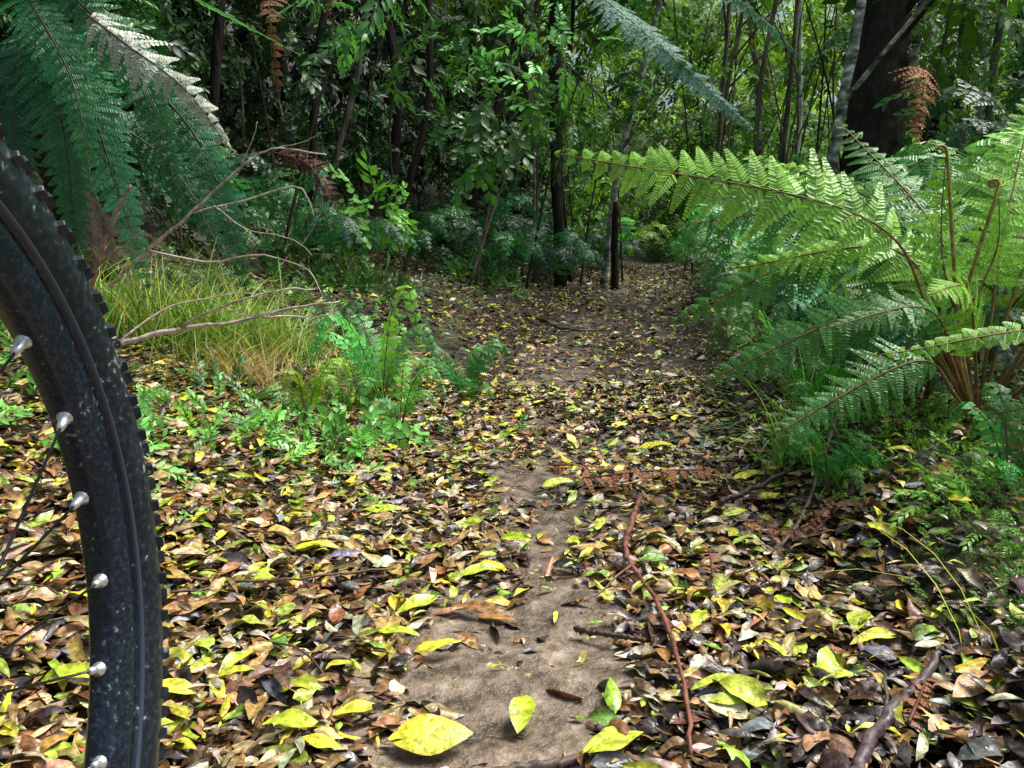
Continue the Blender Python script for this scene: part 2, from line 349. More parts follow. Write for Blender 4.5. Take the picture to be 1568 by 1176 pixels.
stick('fallen_stick',[(.1,5.9,.03),(.4,5.3,.05),(.7,5.6,.04)],.010,.006,(.08,.06,.05))
ta=Acc()
for k in range(80):
    x=random.uniform(-1.1,.9);y=random.uniform(1.0,5);an=random.uniform(0,3.1);l=random.uniform(.05,.25)
    stick('',[(x,y,.025),(x+l*.5*math.cos(an),y+l*.5*math.sin(an),.035),(x+l*math.cos(an+.2),y+l*math.sin(an+.2),.03)],random.uniform(.0015,.0035),.0012,random.choice([(.1,.05,.03),(.2,.13,.09),(.06,.04,.03)]),n=10,acc=ta)
ta.make('fallen_twigs',[M_twig])
dc=(.46,.36,.33)
stick('dead_branch',[(-1.05,2.0,.33),(-.94,2.06,.39),(-.80,2.1,.425),(-.675,2.1,.44),(-.54,2.1,.475),(-.41,2.1,.49)],.0085,.002,dc,False,[
 ([(-.80,2.1,.425),(-.68,2.05,.485),(-.55,2.05,.52),(-.47,2.1,.525)],.004),([(-.6,2.1,.455),(-.5,2.15,.45),(-.42,2.15,.46)],.003),([(-.68,2.05,.485),(-.60,2.0,.47),(-.53,2,.485)],.002),([(-.94,2.06,.39),(-.85,2.15,.47),(-.7,2.2,.5),(-.62,2.2,.5)],.003)])
stick('dead_branch',[(-1.05,2.15,.45),(-.99,2.12,.577),(-.93,2.1,.69),(-.885,2.1,.763)],.007,.003,(.26,.16,.13),False,[([(-.99,2.12,.577),(-.92,2.1,.62),(-.86,2.1,.66)],.003)])
stick('dead_branch',[(-1.0,2.2,.52),(-.88,2.15,.61),(-.75,2.1,.70),(-.63,2.1,.80),(-.55,2.1,.845),(-.426,2.1,.83)],.0045,.0015,dc,False,[
 ([(-.75,2.1,.70),(-.62,2.12,.73),(-.5,2.1,.76),(-.46,2.1,.68),(-.5,2.1,.62)],.0025),([(-.63,2.1,.80),(-.58,2.05,.87),(-.57,2.05,.9)],.0018),([(-.55,2.1,.845),(-.48,2.1,.86),(-.44,2.1,.88)],.0015),
 ([(-.88,2.15,.61),(-.75,2.2,.58),(-.62,2.15,.6),(-.5,2.15,.57),(-.45,2.1,.50)],.003),([(-.7,2.12,.715),(-.62,2.1,.66),(-.52,2.1,.64),(-.47,2.1,.60)],.002)])
# ---------------------------------------------------------------- ferns
def P3(x,y,dz): return (x,y,float(tz(x,y))+dz)
BR=(.32,.64,.09);MG=(.10,.31,.06);DG=(.03,.12,.04);BG=(.07,.26,.11)
UC=(-.1,-.7,.75)
a=Acc();F=P3(1.02,1.88,.0)
st=(.2,.11,.04)
for tip,mid,w,c,up in [
 ((.10,2.10,.835),(.74,1.95,.70),.165,BR,(.1,-1,.45)),((.62,2.5,.86),(.9,2.2,.72),.15,BR,UC),((.38,2.2,.42),(.76,2.05,.62),.14,MG,UC),((.42,1.95,.32),(.80,1.9,.50),.12,MG,UC),((.52,1.72,.26),(.82,1.78,.40),.10,MG,UC),
 ((1.25,2.2,1.0),(1.1,2.0,.65),.15,BR,UC),((1.6,1.9,.86),(1.3,1.9,.75),.15,BR,UC),((1.35,1.5,.80),(1.2,1.7,.68),.13,BR,UC),((.85,2.4,.94),(.98,2.1,.68),.15,MG,UC),((1.5,2.4,.85),(1.25,2.1,.7),.15,BR,UC),
 ((.78,1.65,.55),(.9,1.75,.55),.10,BR,UC),((1.05,2.7,.86),(1.05,2.3,.7),.15,MG,UC),((.52,2.1,.57),(.85,2.0,.62),.13,BR,UC),((.75,2.15,.40),(.9,2.0,.45),.11,BG,UC),((1.2,1.55,.38),(1.12,1.7,.42),.10,MG,UC),
 ((.45,2.6,.66),(.85,2.3,.70),.16,MG,UC),((1.45,1.75,.6),(1.25,1.8,.6),.12,BR,UC),((.66,1.85,.46),(.88,1.88,.5),.09,MG,UC)]:
    frond(a,[F,(F[0]*.6+mid[0]*.4,F[1]*.6+mid[1]*.4,F[2]*.45+mid[2]*.55),mid,tip],w,20,13,c,.38,.2,up=up,rad=.005,stem=st,full=.68,gap=.05,jit=.06)
for bx,hz,c in ((.93,.83,BR),(1.05,.76,BR)):
    th=np.linspace(0,9,26);rr=.013*np.exp(-th*.16)
    coil=np.stack([bx+.0*th-.012+rr*np.cos(th),np.full(26,1.95),hz+rr*np.sin(th)],-1)
    st_=spline([F,(.98,1.92,.45),(bx+.002,1.95,hz)],20);tube(a,np.vstack([st_,coil]),np.concatenate([np.linspace(.006,.004,20),np.linspace(.004,.002,26)]),6,(.3,.26,.06),1)
    frond(a,[(.98,1.92,.45),(bx+.01,1.95,.62),(bx,1.95,hz)],.11,14,9,c,.15,.3,up=(0,-1,.3),rad=.003,stem=st,full=.62,jit=.1)
a.make('fern_plant',[M_fern,M_stem])
a=Acc();F=P3(1.32,1.45,0)
for tip,mid,w,c in [((.58,1.40,.475),(.95,1.42,.50),.055,BR),((1.25,1.9,.9),(1.3,1.6,.7),.13,BR),((1.12,1.5,.86),(1.25,1.5,.66),.10,BR),((1.8,1.6,.8),(1.5,1.5,.7),.14,MG),((1.0,1.75,.72),(1.2,1.6,.6),.12,BR),((.9,1.7,.30),(1.15,1.55,.38),.09,MG),((1.0,1.5,.42),(1.2,1.45,.45),.09,MG)]:
    frond(a,[F,mid,tip],w,24,12,c,.3,.15,up=UC,rad=.004,stem=st,full=.66,jit=.07)
a.make('fern_plant',[M_fern,M_stem])
def fern(name,x,y,n,L,w,c,h=.7,npin=18,npl=7,seed=0,z=0,spread=.8,rad=.004,dr=.2,pl=False):
    r=random.Random(seed);F=P3(x,y,z);m0,m1=0,1
    if pl: a,m0=pool(name,M_fern);a,m1=pool(name,M_stem)
    else: a=Acc()
    for k in range(n):
        th=R(360*(k+r.random()*.8)/n);l=L*r.uniform(.65,1.15);hh=h*l*r.uniform(.55,1.2)
        ex=l*spread;cxx,sy=math.cos(th),math.sin(th);cc=tuple(q*r.uniform(.6,1.4) for q in c)
        frond(a,[F,(F[0]+cxx*ex*.3,F[1]+sy*ex*.3,F[2]+hh*.75),(F[0]+cxx*ex*.7,F[1]+sy*ex*.7,F[2]+hh),(F[0]+cxx*ex,F[1]+sy*ex,F[2]+hh*.55)],w*r.uniform(.8,1.2),npin,npl,cc,.22,dr,up=(0,-.45,.9),rad=rad,stem=(.12,.08,.03),full=.68,jit=.07,m0=m0,m1=m1)
    if not pl: return a.make(name,[M_fern,M_stem])
for k,(x,y,n,L,w,c) in enumerate([(1.15,2.9,11,.7,.13,MG),(1.3,3.8,10,.8,.16,MG),(1.9,3.0,10,1.0,.17,MG),(1.5,4.9,9,.8,.17,MG),(2.2,4.3,9,1.0,.2,MG),(2.5,6,8,1.0,.2,MG),(1.9,6.5,8,.8,.2,MG),(2.4,8.5,8,.8,.2,MG),(3.2,8,7,1.1,.2,MG),
   (1.65,2.2,10,.9,.15,BR),(2.9,10.8,8,1.0,.22,BR),(1.35,11.3,8,.9,.2,BR),(3.2,11.5,8,1.2,.22,MG),(3.2,5.2,8,1.1,.2,DG),(.98,2.45,9,.5,.10,BG),(1.12,3.3,9,.55,.12,BG),(1.75,3.5,9,.9,.16,BR),(1.25,4.3,8,.6,.13,MG),(2.7,3.8,8,1.0,.2,MG),(.85,2.75,8,.42,.09,MG),(1.0,2.1,8,.38,.07,BG),(1.35,2.5,9,.6,.11,MG),(1.75,7.6,8,.6,.15,MG),(2.0,9.3,8,.6,.15,MG),(1.5,5.7,8,.6,.15,MG)]):
    fern('fern_plant' if y<4 else 'fern_undergrowth',x,y,n,L,w,c,seed=k+5,npl=8 if y<3.5 else 6,pl=y>=4)
fern('small_fern',-.45,2.95,9,.33,.06,(.24,.6,.14),1.0,15,7,seed=31,spread=.75,rad=.002)
fern('small_fern',-.36,2.75,6,.22,.05,(.2,.55,.12),1.0,14,7,seed=32,spread=.75,rad=.002)
fern('small_fern',-.17,3.25,7,.25,.055,(.08,.24,.05),.9,14,7,seed=33,rad=.002)
fern('small_fern',-.62,2.6,5,.2,.045,(.24,.46,.06),.9,14,6,seed=34,rad=.002)
fern('small_fern',.95,1.62,7,.2,.04,MG,.8,14,6,seed=35,rad=.002)
fern('small_fern',.80,2.3,8,.27,.06,MG,.8,14,6,seed=36,rad=.002)
fern('small_fern',.72,1.9,7,.2,.045,MG,.8,14,6,seed=38,rad=.002)
fern('small_fern',-.95,2.1,6,.22,.05,MG,.8,14,6,seed=37,rad=.002)
fern('small_fern',-.75,3.7,7,.25,.06,DG,.8,14,6,seed=39,rad=.002)
for k,(x,y) in enumerate([(-.3,8.2),(0.1,7.7),(.35,8.6),(-.8,6.6),(-1.6,5.6),(.85,9.7),(-.5,8.0),(-1.15,6.0),(-2.0,4.8),(-.35,7.2),(.35,8.0),(-1.7,4.6),(-1.3,5.2),(.6,9.2),(1.1,10.6),(-.1,7.1)]):
    fern('fern_undergrowth',x,y,8,.7,.15,[(.045,.17,.05),(.06,.23,.11),(.03,.13,.05)][k%3],.7,14,5,seed=50+k,pl=True)
def tree_fern(name,crown,fr,extra=6,L=1.4,w=.22,c=DG,seed=0,trunk=.08):
    a=Acc();r=random.Random(seed);bx,by,bz=crown;g=float(tz(bx,by))
    tube(a,spline([(bx+.1,by+.05,g-.1),(bx+.03,by,g+(bz-g)*.5),(bx,by,bz)],16),np.linspace(trunk*1.3,trunk,16),12,(.035,.025,.018),2,.5)
    for pts,ww,cc,dr,up in fr: frond(a,[crown]+pts,ww,32,12,cc,.22,dr,up=up,rad=.006,stem=(.07,.06,.02),full=.82,jit=.04)
    for k in range(extra):
        th=r.uniform(0,6.28);l=L*r.uniform(.7,1.1)
        frond(a,[crown,(bx+math.cos(th)*l*.35,by+math.sin(th)*l*.35,bz+l*.28),(bx+math.cos(th)*l*.75,by+math.sin(th)*l*.75,bz+l*.15),(bx+math.cos(th)*l,by+math.sin(th)*l,bz-l*.25)],w,24,7,c,.12,.25,rad=.007,stem=(.07,.06,.02),full=.7)
    return a.make(name,[M_fern,M_stem,M_bark])
TD=(.045,.22,.09)
tree_fern('tree_fern',(-1.85,3.65,1.45),[
 ([(-1.5,3.2,1.25),(-1.33,2.95,.95),(-1.17,2.85,.46)],.18,(.08,.33,.15),.1,(.3,-1,.5)),
 ([(-1.4,3.2,1.25),(-1.03,3.0,.93),(-.88,2.95,.42)],.17,TD,.1,(.3,-1,.5)),
 ([(-1.7,3.3,1.3),(-1.5,3.05,1.0),(-1.44,2.95,.5)],.18,TD,.1,(.2,-1,.5)),
 ([(-1.6,3.1,1.4),(-1.38,2.9,1.1),(-1.30,2.8,.75)],.15,(.05,.25,.08),.1,(.2,-1,.5)),
 ([(-1.75,3.4,1.2),(-1.3,3.4,.9),(-1.05,3.3,.5)],.16,(.03,.15,.06),.1,(.2,-1,.5)),
 ([(-1.8,3.4,1.3),(-1.75,3.2,.9),(-1.72,3.1,.5)],.16,(.03,.15,.06),.1,(.2,-1,.5)),
 ([(-1.6,3.2,1.5),(-1.2,2.95,1.15),(-1.06,2.9,.68)],.15,(.04,.19,.06),.1,(.3,-1,.5)),
 ([(-1.6,3.4,1.65),(-1.1,3.1,1.42),(-.67,2.95,1.19)],.07,(.09,.36,.07),.1,(0,0,1)),
 ([(-1.7,3.3,1.75),(-1.3,3.0,1.5),(-.95,2.8,1.5)],.14,(.05,.25,.07),.1,(0,-.3,1))],3,1.3,.18,(.025,.12,.045),3)
a=Acc();frond(a,[(-1.18,2.60,1.24),(-1.05,2.53,1.15),(-.87,2.46,1.02),(-.74,2.42,.85)],.095,20,9,(.46,.50,.40),.03,.45,up=(.3,-1,.3),rad=.004,full=.72,jit=.12);a.make('withered_fern_frond',[M_dead,M_stem])
def deadfrond(pts,w,c=(.30,.14,.055),up=(0,-1,.3),np_=20,st=.1):
    a=Acc();frond(a,pts,w,np_,7,c,st,.35,up=up,rad=.003,stem=(.12,.06,.03),jit=.15,full=.5);a.make('dead_fern_frond',[M_dead,M_stem])
deadfrond([(-.95,3.6,1.7),(-.88,3.4,1.4),(-.86,3.4,1.08)],.06)
deadfrond([(-.7,3.9,1.9),(-.75,3.8,1.6),(-.72,3.8,1.4)],.06,(.14,.07,.03))
deadfrond([(-1.0,3.8,.95),(-.8,3.6,.88),(-.68,3.5,.7)],.09,(.10,.035,.02))
deadfrond([(2.4,5.5,1.55),(2.32,5.2,1.45),(2.22,5,1.05)],.16,(.36,.14,.04))
deadfrond([(1.9,3.3,.75),(1.7,3.0,.6),(1.45,2.9,.35)],.12,(.25,.10,.04))
for pts,w in [([(.18,2.16,.06),(.36,2.14,.07),(.58,2.12,.06)],.075),([(.37,1.53,.05),(.385,1.62,.055),(.39,1.7,.05)],.03),([(.52,1.05,.04),(.57,1.12,.045),(.62,1.2,.04)],.04),([(.5,1.8,.05),(.6,1.75,.05),(.7,1.8,.06)],.04),([(.1,2.3,.05),(.18,2.25,.06),(.27,2.25,.05)],.035)]:
    deadfrond([(x,y,float(tz(x,y))+z) for x,y,z in pts],w,(.32,.12,.055),(0,-.2,1),18,.02)
tree_fern('tree_fern',(.35,8.0,2.7),[
 ([(.7,7.7,2.45),(1.2,7.3,1.95),(1.85,6.9,1.28)],.27,(.26,.55,.44),.15,(.4,-.9,.6)),
 ([(.9,7.4,2.6),(1.6,7.0,2.3),(2.2,6.7,1.7)],.25,(.12,.38,.2),.15,(.4,-.6,.8))],3,1.4,.25,(.06,.22,.09),8,.04)
tree_fern('tree_fern',(3.6,7.8,1.9),[([(3.2,7.6,2.1),(2.7,7.4,2.05),(2.2,7.3,1.8)],.2,(.12,.35,.12),.1,(0,0,1))],5,1.5,.22,(.06,.2,.05),9,.1)
tree_fern('tree_fern',(-2.8,6.2,2.4),[],6,1.6,.25,DG,12,.1)
# ---------------------------------------------------------------- grass
def grass(name,x,y,n,h,sp,cols,seed=0,rad=.12):
    r=np.random.default_rng(seed);a=Acc();nb=6
    bx=x+r.normal(size=n)*rad;by=y+r.normal(size=n)*rad;bz=tz(bx,by)-.01
    th=r.uniform(0,6.28,n);hh=h*r.uniform(.5,1.15,n);out=sp*hh*r.uniform(.3,1.2,n);w=r.uniform(.0015,.0032,n)*(h/.35)
    t=np.linspace(0,1,nb)
    px=bx[:,None]+np.cos(th)[:,None]*out[:,None]*t**1.6;py=by[:,None]+np.sin(th)[:,None]*out[:,None]*t**1.6
    pz=bz[:,None]+hh[:,None]*(t*1.15-.55*t**2.6*np.minimum(1.3,out/hh)[:,None])
    ww=w[:,None]*(1-t**2)[None]+.0003
    sxn=-np.sin(th+.6)[:,None]*ww;syn=np.cos(th+.6)[:,None]*ww
    v=np.stack([np.stack([px-sxn,py-syn,pz],-1),np.stack([px+sxn,py+syn,pz],-1)],2).reshape(-1,3)
    i=np.arange(n)[:,None]*nb*2;j=np.arange(nb-1)[None]*2
    q=np.stack([i+j,i+j+1,i+j+3,i+j+2],-1).reshape(-1)
    cc=np.array(cols)[r.integers(0,len(cols),n)]*r.uniform(.6,1.3,(n,1))
    a.raw(v,q,np.full(n*(nb-1),4),np.repeat(cc,nb*2,0));return a.make(name,[M_grass])
G1=[(.26,.46,.06),(.20,.40,.06),(.50,.52,.12),(.12,.26,.05)]
grass('grass_tuft',-1.05,3.15,480,.38,1.1,G1,1,.15)
grass('grass_tuft',-1.4,3.1,350,.34,1.0,G1,2,.14)
grass('grass_tuft',-.86,3.2,320,.28,1.1,G1+[(.4,.36,.1)],3,.10)
grass('dry_grass_tuft',-.85,2.85,300,.20,1.3,[(.66,.54,.30),(.42,.30,.12),(.6,.5,.2)],4,.08)
grass('grass_tuft',-.50,2.9,70,.27,.6,[(.2,.46,.1)],5,.05)
grass('grass_tuft',.72,2.15,100,.30,1.4,[(.3,.62,.16),(.2,.5,.1)],6,.03)
grass('grass_tuft',.68,1.15,4,.3,1.2,[(.5,.48,.08)],7,.02)
grass('grass_tuft',-.98,5.6,120,.3,.8,[(.1,.22,.03)],9,.15)
# ---------------------------------------------------------------- foliage masses
def mass(name,clumps,tm,size,N,cols,mat,gr=False,seed=0,var=(.35,1.7)):
    r=np.random.default_rng(seed);a,mi=pool(name,mat);clumps=np.array(clumps,float)
    vol=(clumps[:,3]*clumps[:,4]*clumps[:,5])**.67;k=r.choice(len(clumps),N,p=vol/vol.sum())
    d=nrm(r.normal(size=(N,3)));rr=r.random(N)**(.45)
    pos=clumps[k,:3]+d*rr[:,None]*clumps[k,3:6]
    if gr: pos[:,2]=tz(pos[:,0],pos[:,1])+r.random(N)*size*.6
    else: pos[:,2]=np.maximum(pos[:,2],tz(pos[:,0],pos[:,1])+.05)
    D=nrm(d*.8+r.normal(size=(N,3))*.6+np.array([0,0,-.1+(0.9 if gr else 0)]));NN=r.normal(size=(N,3))*.45+np.array([0,-.45,1])
    cl=np.array(cols);ck=r.integers(0,len(cl),len(clumps));bright=r.uniform(*var,len(clumps))
    col=cl[ck[k]]*bright[k][:,None]*r.uniform(.6,1.4,(N,1));s_=size*r.uniform(.6,1.4,N);q=r.integers(0,len(tm),len(clumps))[k]
    Rr=basis(D,NN)
    for t in range(len(tm)):
        mm=q==t;a.inst(tm[t],pos[mm],Rr[mm],s_[mm],col[mm],mi)
def lineclumps(pts,depth,zr,n,rr,seed,sgn):
    r=np.random.default_rng(seed);p=spline([(x,y,0) for x,y in pts],60);out=[]
    for _ in range(n):
        i=r.integers(0,60);d=r.uniform(*depth);x=p[i,0]+sgn*d;y=p[i,1]+d*.45;z=float(tz(x,y))+r.uniform(*zr)
        q=r.uniform(*rr);out.append((x,y,z,q,q,q*.75))
    return out
gl=[(.033,.10,.02),(.05,.15,.026),(.026,.085,.024),(.06,.165,.026),(.018,.06,.018)]  # lowered leaf greens, deep background shadow put into the colour
LW=[(-1.7,3.9),(-1.6,4.9),(-1.1,6.2),(-.05,8.0),(.75,10.3)]
mass('understory_shrubs',lineclumps(LW,(.1,1.6),(0,.8),75,(.22,.45),1,-1),SPR,.17,2600,gl,M_dark,seed=1)
mass('understory_foliage',lineclumps(LW,(.1,2.2),(.8,2.6),90,(.3,.55),2,-1),[SPR[0],SPR[1],SPF[0],SPF[1],SPR[3]],.19,3000,gl,M_dark,seed=2)
mass('understory_foliage',lineclumps(LW,(1.2,3.2),(0,3.2),60,(.5,.8),22,-1),SPF,.4,1800,[(.014,.04,.012),(.024,.06,.018)],M_dark,seed=23)  # near-black backing leaves, forest shade painted into their colour
mass('broadleaf_shrub',[(-.95,6.0,.74,.24,.2,.14)],[SPR[1]],.25,28,[(.19,.48,.09)],M_leaf,seed=3,var=(1,1.1))
mass('overhanging_branch',[(-.45,4.3,1.45,.35,.3,.2),(-.15,4.4,1.25,.3,.3,.2),(.1,4.6,1.5,.35,.3,.2),(-.1,4.7,1.1,.25,.3,.2),(-.7,4.2,1.65,.3,.3,.15),(.45,5.6,1.55,.35,.3,.2),(.35,5.8,1.25,.25,.3,.15)],[SPR[0],SPR[1]],.19,160,[(.11,.32,.08),(.08,.24,.06)],M_leaf,seed=4)
RW=[(2.7,5.5),(2.9,7.5),(3.4,10),(4.2,13)]
mass('understory_shrubs',lineclumps(RW,(.3,3),(0,1.0),45,(.25,.55),5,1),SPR,.22,900,[(.08,.22,.035),(.12,.30,.045),(.05,.15,.03)],M_leaf,seed=5)
mass('understory_foliage',lineclumps(RW,(.3,4),(.9,3.4),80,(.3,.55),6,1),SPF,.20,2100,[(.10,.23,.03),(.15,.32,.04),(.05,.14,.03),(.2,.37,.05)],M_leaf,seed=6)
r6=np.random.default_rng(66)
def boxclumps(n,x,y,z,q,dens=None):
    o=[]
    while len(o)<n:
        X_,Y_=r6.uniform(*x),r6.uniform(*y);Z_=float(tz(X_,Y_))+r6.uniform(*z);w=r6.uniform(*q);o.append((X_,Y_,Z_,w,w,w*.7))
    return o
mass('understory_foliage',boxclumps(60,(-1.5,4.5),(9.5,12.5),(.5,3.4),(.3,.6)),SPF,.21,1900,[(.10,.24,.035),(.16,.33,.045),(.05,.13,.03)],M_far,seed=17)
mass('understory_shrubs',boxclumps(26,(-.5,1.35),(11.5,14),(.0,.9),(.3,.5)),SPF,.22,900,[(.08,.22,.035),(.13,.31,.045)],M_far,seed=19)
mass('understory_shrubs',boxclumps(26,(2.7,5.5),(11.5,14),(.0,.9),(.3,.5)),SPF,.22,700,[(.08,.22,.035),(.13,.31,.045)],M_far,seed=20)
mass('understory_shrubs',boxclumps(60,(.7,4.2),(13.6,15.6),(.0,2.2),(.3,.55)),SPF,.24,2300,[(.09,.22,.035),(.15,.34,.045),(.05,.13,.025)],M_far,seed=21)
mass('distant_foliage',boxclumps(130,(-3,9),(15,19),(0,4.8),(.4,.9)),SPF,.36,4300,[(.14,.30,.04),(.22,.42,.05),(.07,.17,.03)],M_far,seed=7)
mass('distant_foliage',boxclumps(130,(-14,22),(19,30),(0,7.5),(.8,1.8)),SPF,.7,3600,[(.24,.46,.06),(.34,.55,.09),(.12,.26,.05)],M_far,seed=8)
mass('distant_foliage',boxclumps(90,(-40,50),(34,60),(0,9),(2,4)),SPF,1.8,1800,[(.26,.44,.10)],M_far,seed=9)
mass('understory_foliage',boxclumps(60,(-8,-3.2),(-1,6),(0,2.9),(.5,1)),SPF,.4,900,gl,M_dark,seed=10)
mass('understory_foliage',boxclumps(60,(3.8,8),(-1,7),(0,1.8),(.5,1)),SPF,.28,1300,[(.06,.17,.03),(.09,.23,.035)],M_leaf,seed=11)
GC=[(.16,.46,.09),(.24,.56,.13),(.09,.28,.05)]
mass('ground_cover_plants',[(-.75,2.25,.2,.35,.3,.1),(-.62,2.35,.2,.2,.2,.1),(-.95,1.9,.1,.3,.25,.1),(-.5,2.35,.2,.18,.15,.1),(-1.3,2.2,.1,.4,.4,.1),(-.45,2.55,.2,.2,.2,.1),(-.8,2.6,.1,.4,.2,.1)],[SPR[0],SPR[1]],.09,200,GC,M_leaf,gr=True,seed=12)
mass('ground_cover_plants',[(-.8,1.9,.2,.6,.5,.1),(-.4,2.6,.2,.5,.5,.1),(-.9,3,.2,.8,.6,.1),(-.8,4.3,0,.6,.8,.1)],[SPR[0],SPR[1]],.05,320,GC,M_leaf,gr=True,seed=15)
mass('moss_plants',[(1.0,1.5,.2,.4,.4,.1),(.9,2.2,.2,.25,.6,.1),(.85,1.1,0,.2,.3,.1),(1.2,1.3,0,.4,.3,.1)],SPR,.028,3000,[(.14,.36,.05),(.22,.44,.06),(.08,.24,.035)],M_leaf,gr=True,seed=18)
mass('ground_cover_plants',[(1.05,1.6,.2,.3,.25,.1),(.95,2.2,.2,.2,.5,.1),(1.2,1.3,0,.3,.2,.1)],SPR,.055,420,[(.12,.32,.05),(.18,.38,.06)],M_leaf,gr=True,seed=13)
mass('ground_cover_plants',[(1.2,3.2,.2,.3,1,.1),(1.6,5,.2,.4,1.4,.1),(-1.4,4,.1,.5,.8,.1),(-1.9,3,.1,.5,.8,.1),(-1.0,5.4,.1,.5,.6,.1),(-.3,7,.1,.5,.6,.1)],SPR,.12,750,[(.07,.2,.04),(.08,.24,.05)],M_leaf,gr=True,seed=14)
# ---------------------------------------------------------------- trees
def tree(name,pts,r0,r1,col,mat,nsp=0,br=5,k=10,seed=0,size=.4,cc=(.05,.14,.025),n=26,rough=.25,wob=.12):
    a=Acc();r=random.Random(seed);p=spline([(x,y,(float(tz(x,y))-.1 if z==0 else z)) for x,y,z in pts],n)
    rad=np.linspace(r0,r1,n);rad[:4]*=np.array([1.35,1.2,1.1,1.04]);p[:,:2]+=np.cumsum(rng.normal(size=(n,2))*r0*wob,0)
    tube(a,p,rad,k,col,0,rough);cl=[]
    for b in range(br):
        i=int(n*r.uniform(.4,.97));th=r.uniform(0,6.28);l=r.uniform(.6,1.8);q0=p[min(i,n-1)]
        q=spline([q0,q0+np.array([math.cos(th)*l*.5,math.sin(th)*l*.5,l*.45]),q0+np.array([math.cos(th)*l,math.sin(th)*l,l*.7])],10)
        tube(a,q,np.linspace(min(.03,rad[min(i,n-1)]*.5),.005,10),6,col,0,rough);cl+=[(*q[-1],.5,.5,.35),(*q[5],.4,.4,.3)]
    if nsp:
        top=p[-1];cl.append((*top,.8,.8,.5));cl=np.array(cl);N=nsp;kk=np.array([r.randrange(len(cl)) for _ in range(N)])
        d=nrm(rng.normal(size=(N,3)));pos=cl[kk,:3]+d*cl[kk,3:6]*(rng.random(N)**.4)[:,None]
        ca,mi=pool('shade_canopy_foliage',M_far)  # tree crowns mostly out of view, added to darken the left and back
        ca.inst(SPF[seed%3],pos,basis(nrm(d+rng.normal(size=(N,3))*.5),rng.normal(size=(N,3))*.4+np.array([0,0,1.])),size*rng.uniform(.6,1.4,N),np.array(cc)*rng.uniform(.6,1.4,(N,1)),mi)
    return a.make(name,[mat])
DK=(.030,.022,.018);GYB=(.13,.105,.075);PL=(.62,.62,.57)
tree('large_tree',[(2.75,7.0,0),(2.78,7.0,1.5),(2.8,7.05,3),(2.9,7.2,7)],.225,.17,(.045,.032,.026),M_bark,nsp=60,br=5,k=28,seed=1,size=.5,n=90,rough=.2,wob=.012)
tree('pale_tree',[(2.3,6.6,0),(2.36,6.6,1.2),(2.48,6.6,2.3),(2.8,6.7,5.5)],.045,.03,PL,M_pale,nsp=20,br=3,seed=2,wob=.06)
tree('pale_tree',[(.88,8.6,0),(1.0,8.6,1.1),(1.2,8.6,2.0),(1.9,8.8,4.8)],.035,.025,PL,M_pale,nsp=20,br=3,seed=3,wob=.06)
tree('pale_tree',[(3.05,7.3,0),(3.12,7.3,1.5),(3.22,7.3,2.6),(3.3,7.3,5)],.045,.03,PL,M_pale,nsp=20,br=3,seed=4,wob=.06)
tree('dead_tree_stump',[(.98,8.4,0),(.97,8.4,.35),(.96,8.4,.8)],.04,.03,(.03,.022,.015),M_bark,br=0,seed=5,n=12)
for s_,(x,y,lx,h,r0,c) in enumerate([(2.0,7.2,.1,4.5,.022,GYB),(1.95,8.8,.2,5,.025,GYB),(2.4,8.2,.25,5,.025,GYB),(3.4,6.5,.3,5,.03,GYB),(3.7,7.6,-.2,5,.04,GYB),(2.5,11,.3,5,.035,GYB),(3.2,10.5,.2,5,.04,PL),(3.9,9.5,.3,5,.05,GYB),(4.4,8.5,-.3,5,.05,PL),
   (.60,8.8,-.15,4.5,.025,DK),(-.2,9.2,.6,4.5,.035,DK),(-.5,7.8,1.2,4,.03,DK),(-1.0,7.0,.9,4,.03,DK),(-1.4,6.2,.5,4,.03,DK),(-1.45,6.4,1.1,4,.025,GYB),(-1.1,7.6,.2,4,.04,DK),(-1.9,5.5,.5,4,.035,DK),(-2.4,5.0,.1,4,.05,DK),(-1.7,7.5,-.4,4,.06,DK),(0,10.5,.2,5,.05,DK),(-.6,8.6,1.6,4.2,.03,GYB),
   (3.6,13.5,-.2,6,.07,GYB),(.5,14,.5,6,.06,DK),(4.6,12,.3,6,.08,GYB),(5.5,10,0,6,.1,DK),(4.3,15.5,0,6,.07,GYB),(-2.5,9,.2,6,.12,DK),(-3.5,6,0,5,.1,DK),(6,7,0,6,.1,DK)]):
    z0=float(tz(x,y));w=random.uniform(-.1,.1)
    tree('forest_tree',[(x,y,0),(x+lx*.3+w,y,z0+h*.3),(x+lx*.6-w,y+.1,z0+h*.6),(x+lx*1.3,y+.2,z0+h)],r0,r0*.6,c,M_bark,nsp=60 if x<1 else 16,br=5 if x<1 else 3,k=8,seed=20+s_,size=.38,cc=(.04,.11,.02) if x<1 else (.10,.22,.03))
a=Acc()
for k in range(100):
    if k<50: x=random.uniform(1.9,5.5);y=random.uniform(6.5,12)
    else: x=random.uniform(-3,1.2);y=random.uniform(max(4.6,5.5+x*1.6+1.5),12)
    z0=float(tz(x,y));h=random.uniform(1.5,4);l=random.uniform(-.6,.8)
    tube(a,spline([(x,y,z0-.05),(x+l*.3,y,z0+h*.4),(x+l*.5+random.uniform(-.15,.15),y,z0+h*.7),(x+l,y,z0+h)],12),np.linspace(.012,.005,12),5,random.choice([(.12,.09,.06),(.25,.21,.16),(.06,.04,.03)]),0,.2)
a.make('thin_saplings',[M_bark])
for nme,(ac,ms_) in POOL.items(): ac.make(nme,ms_)
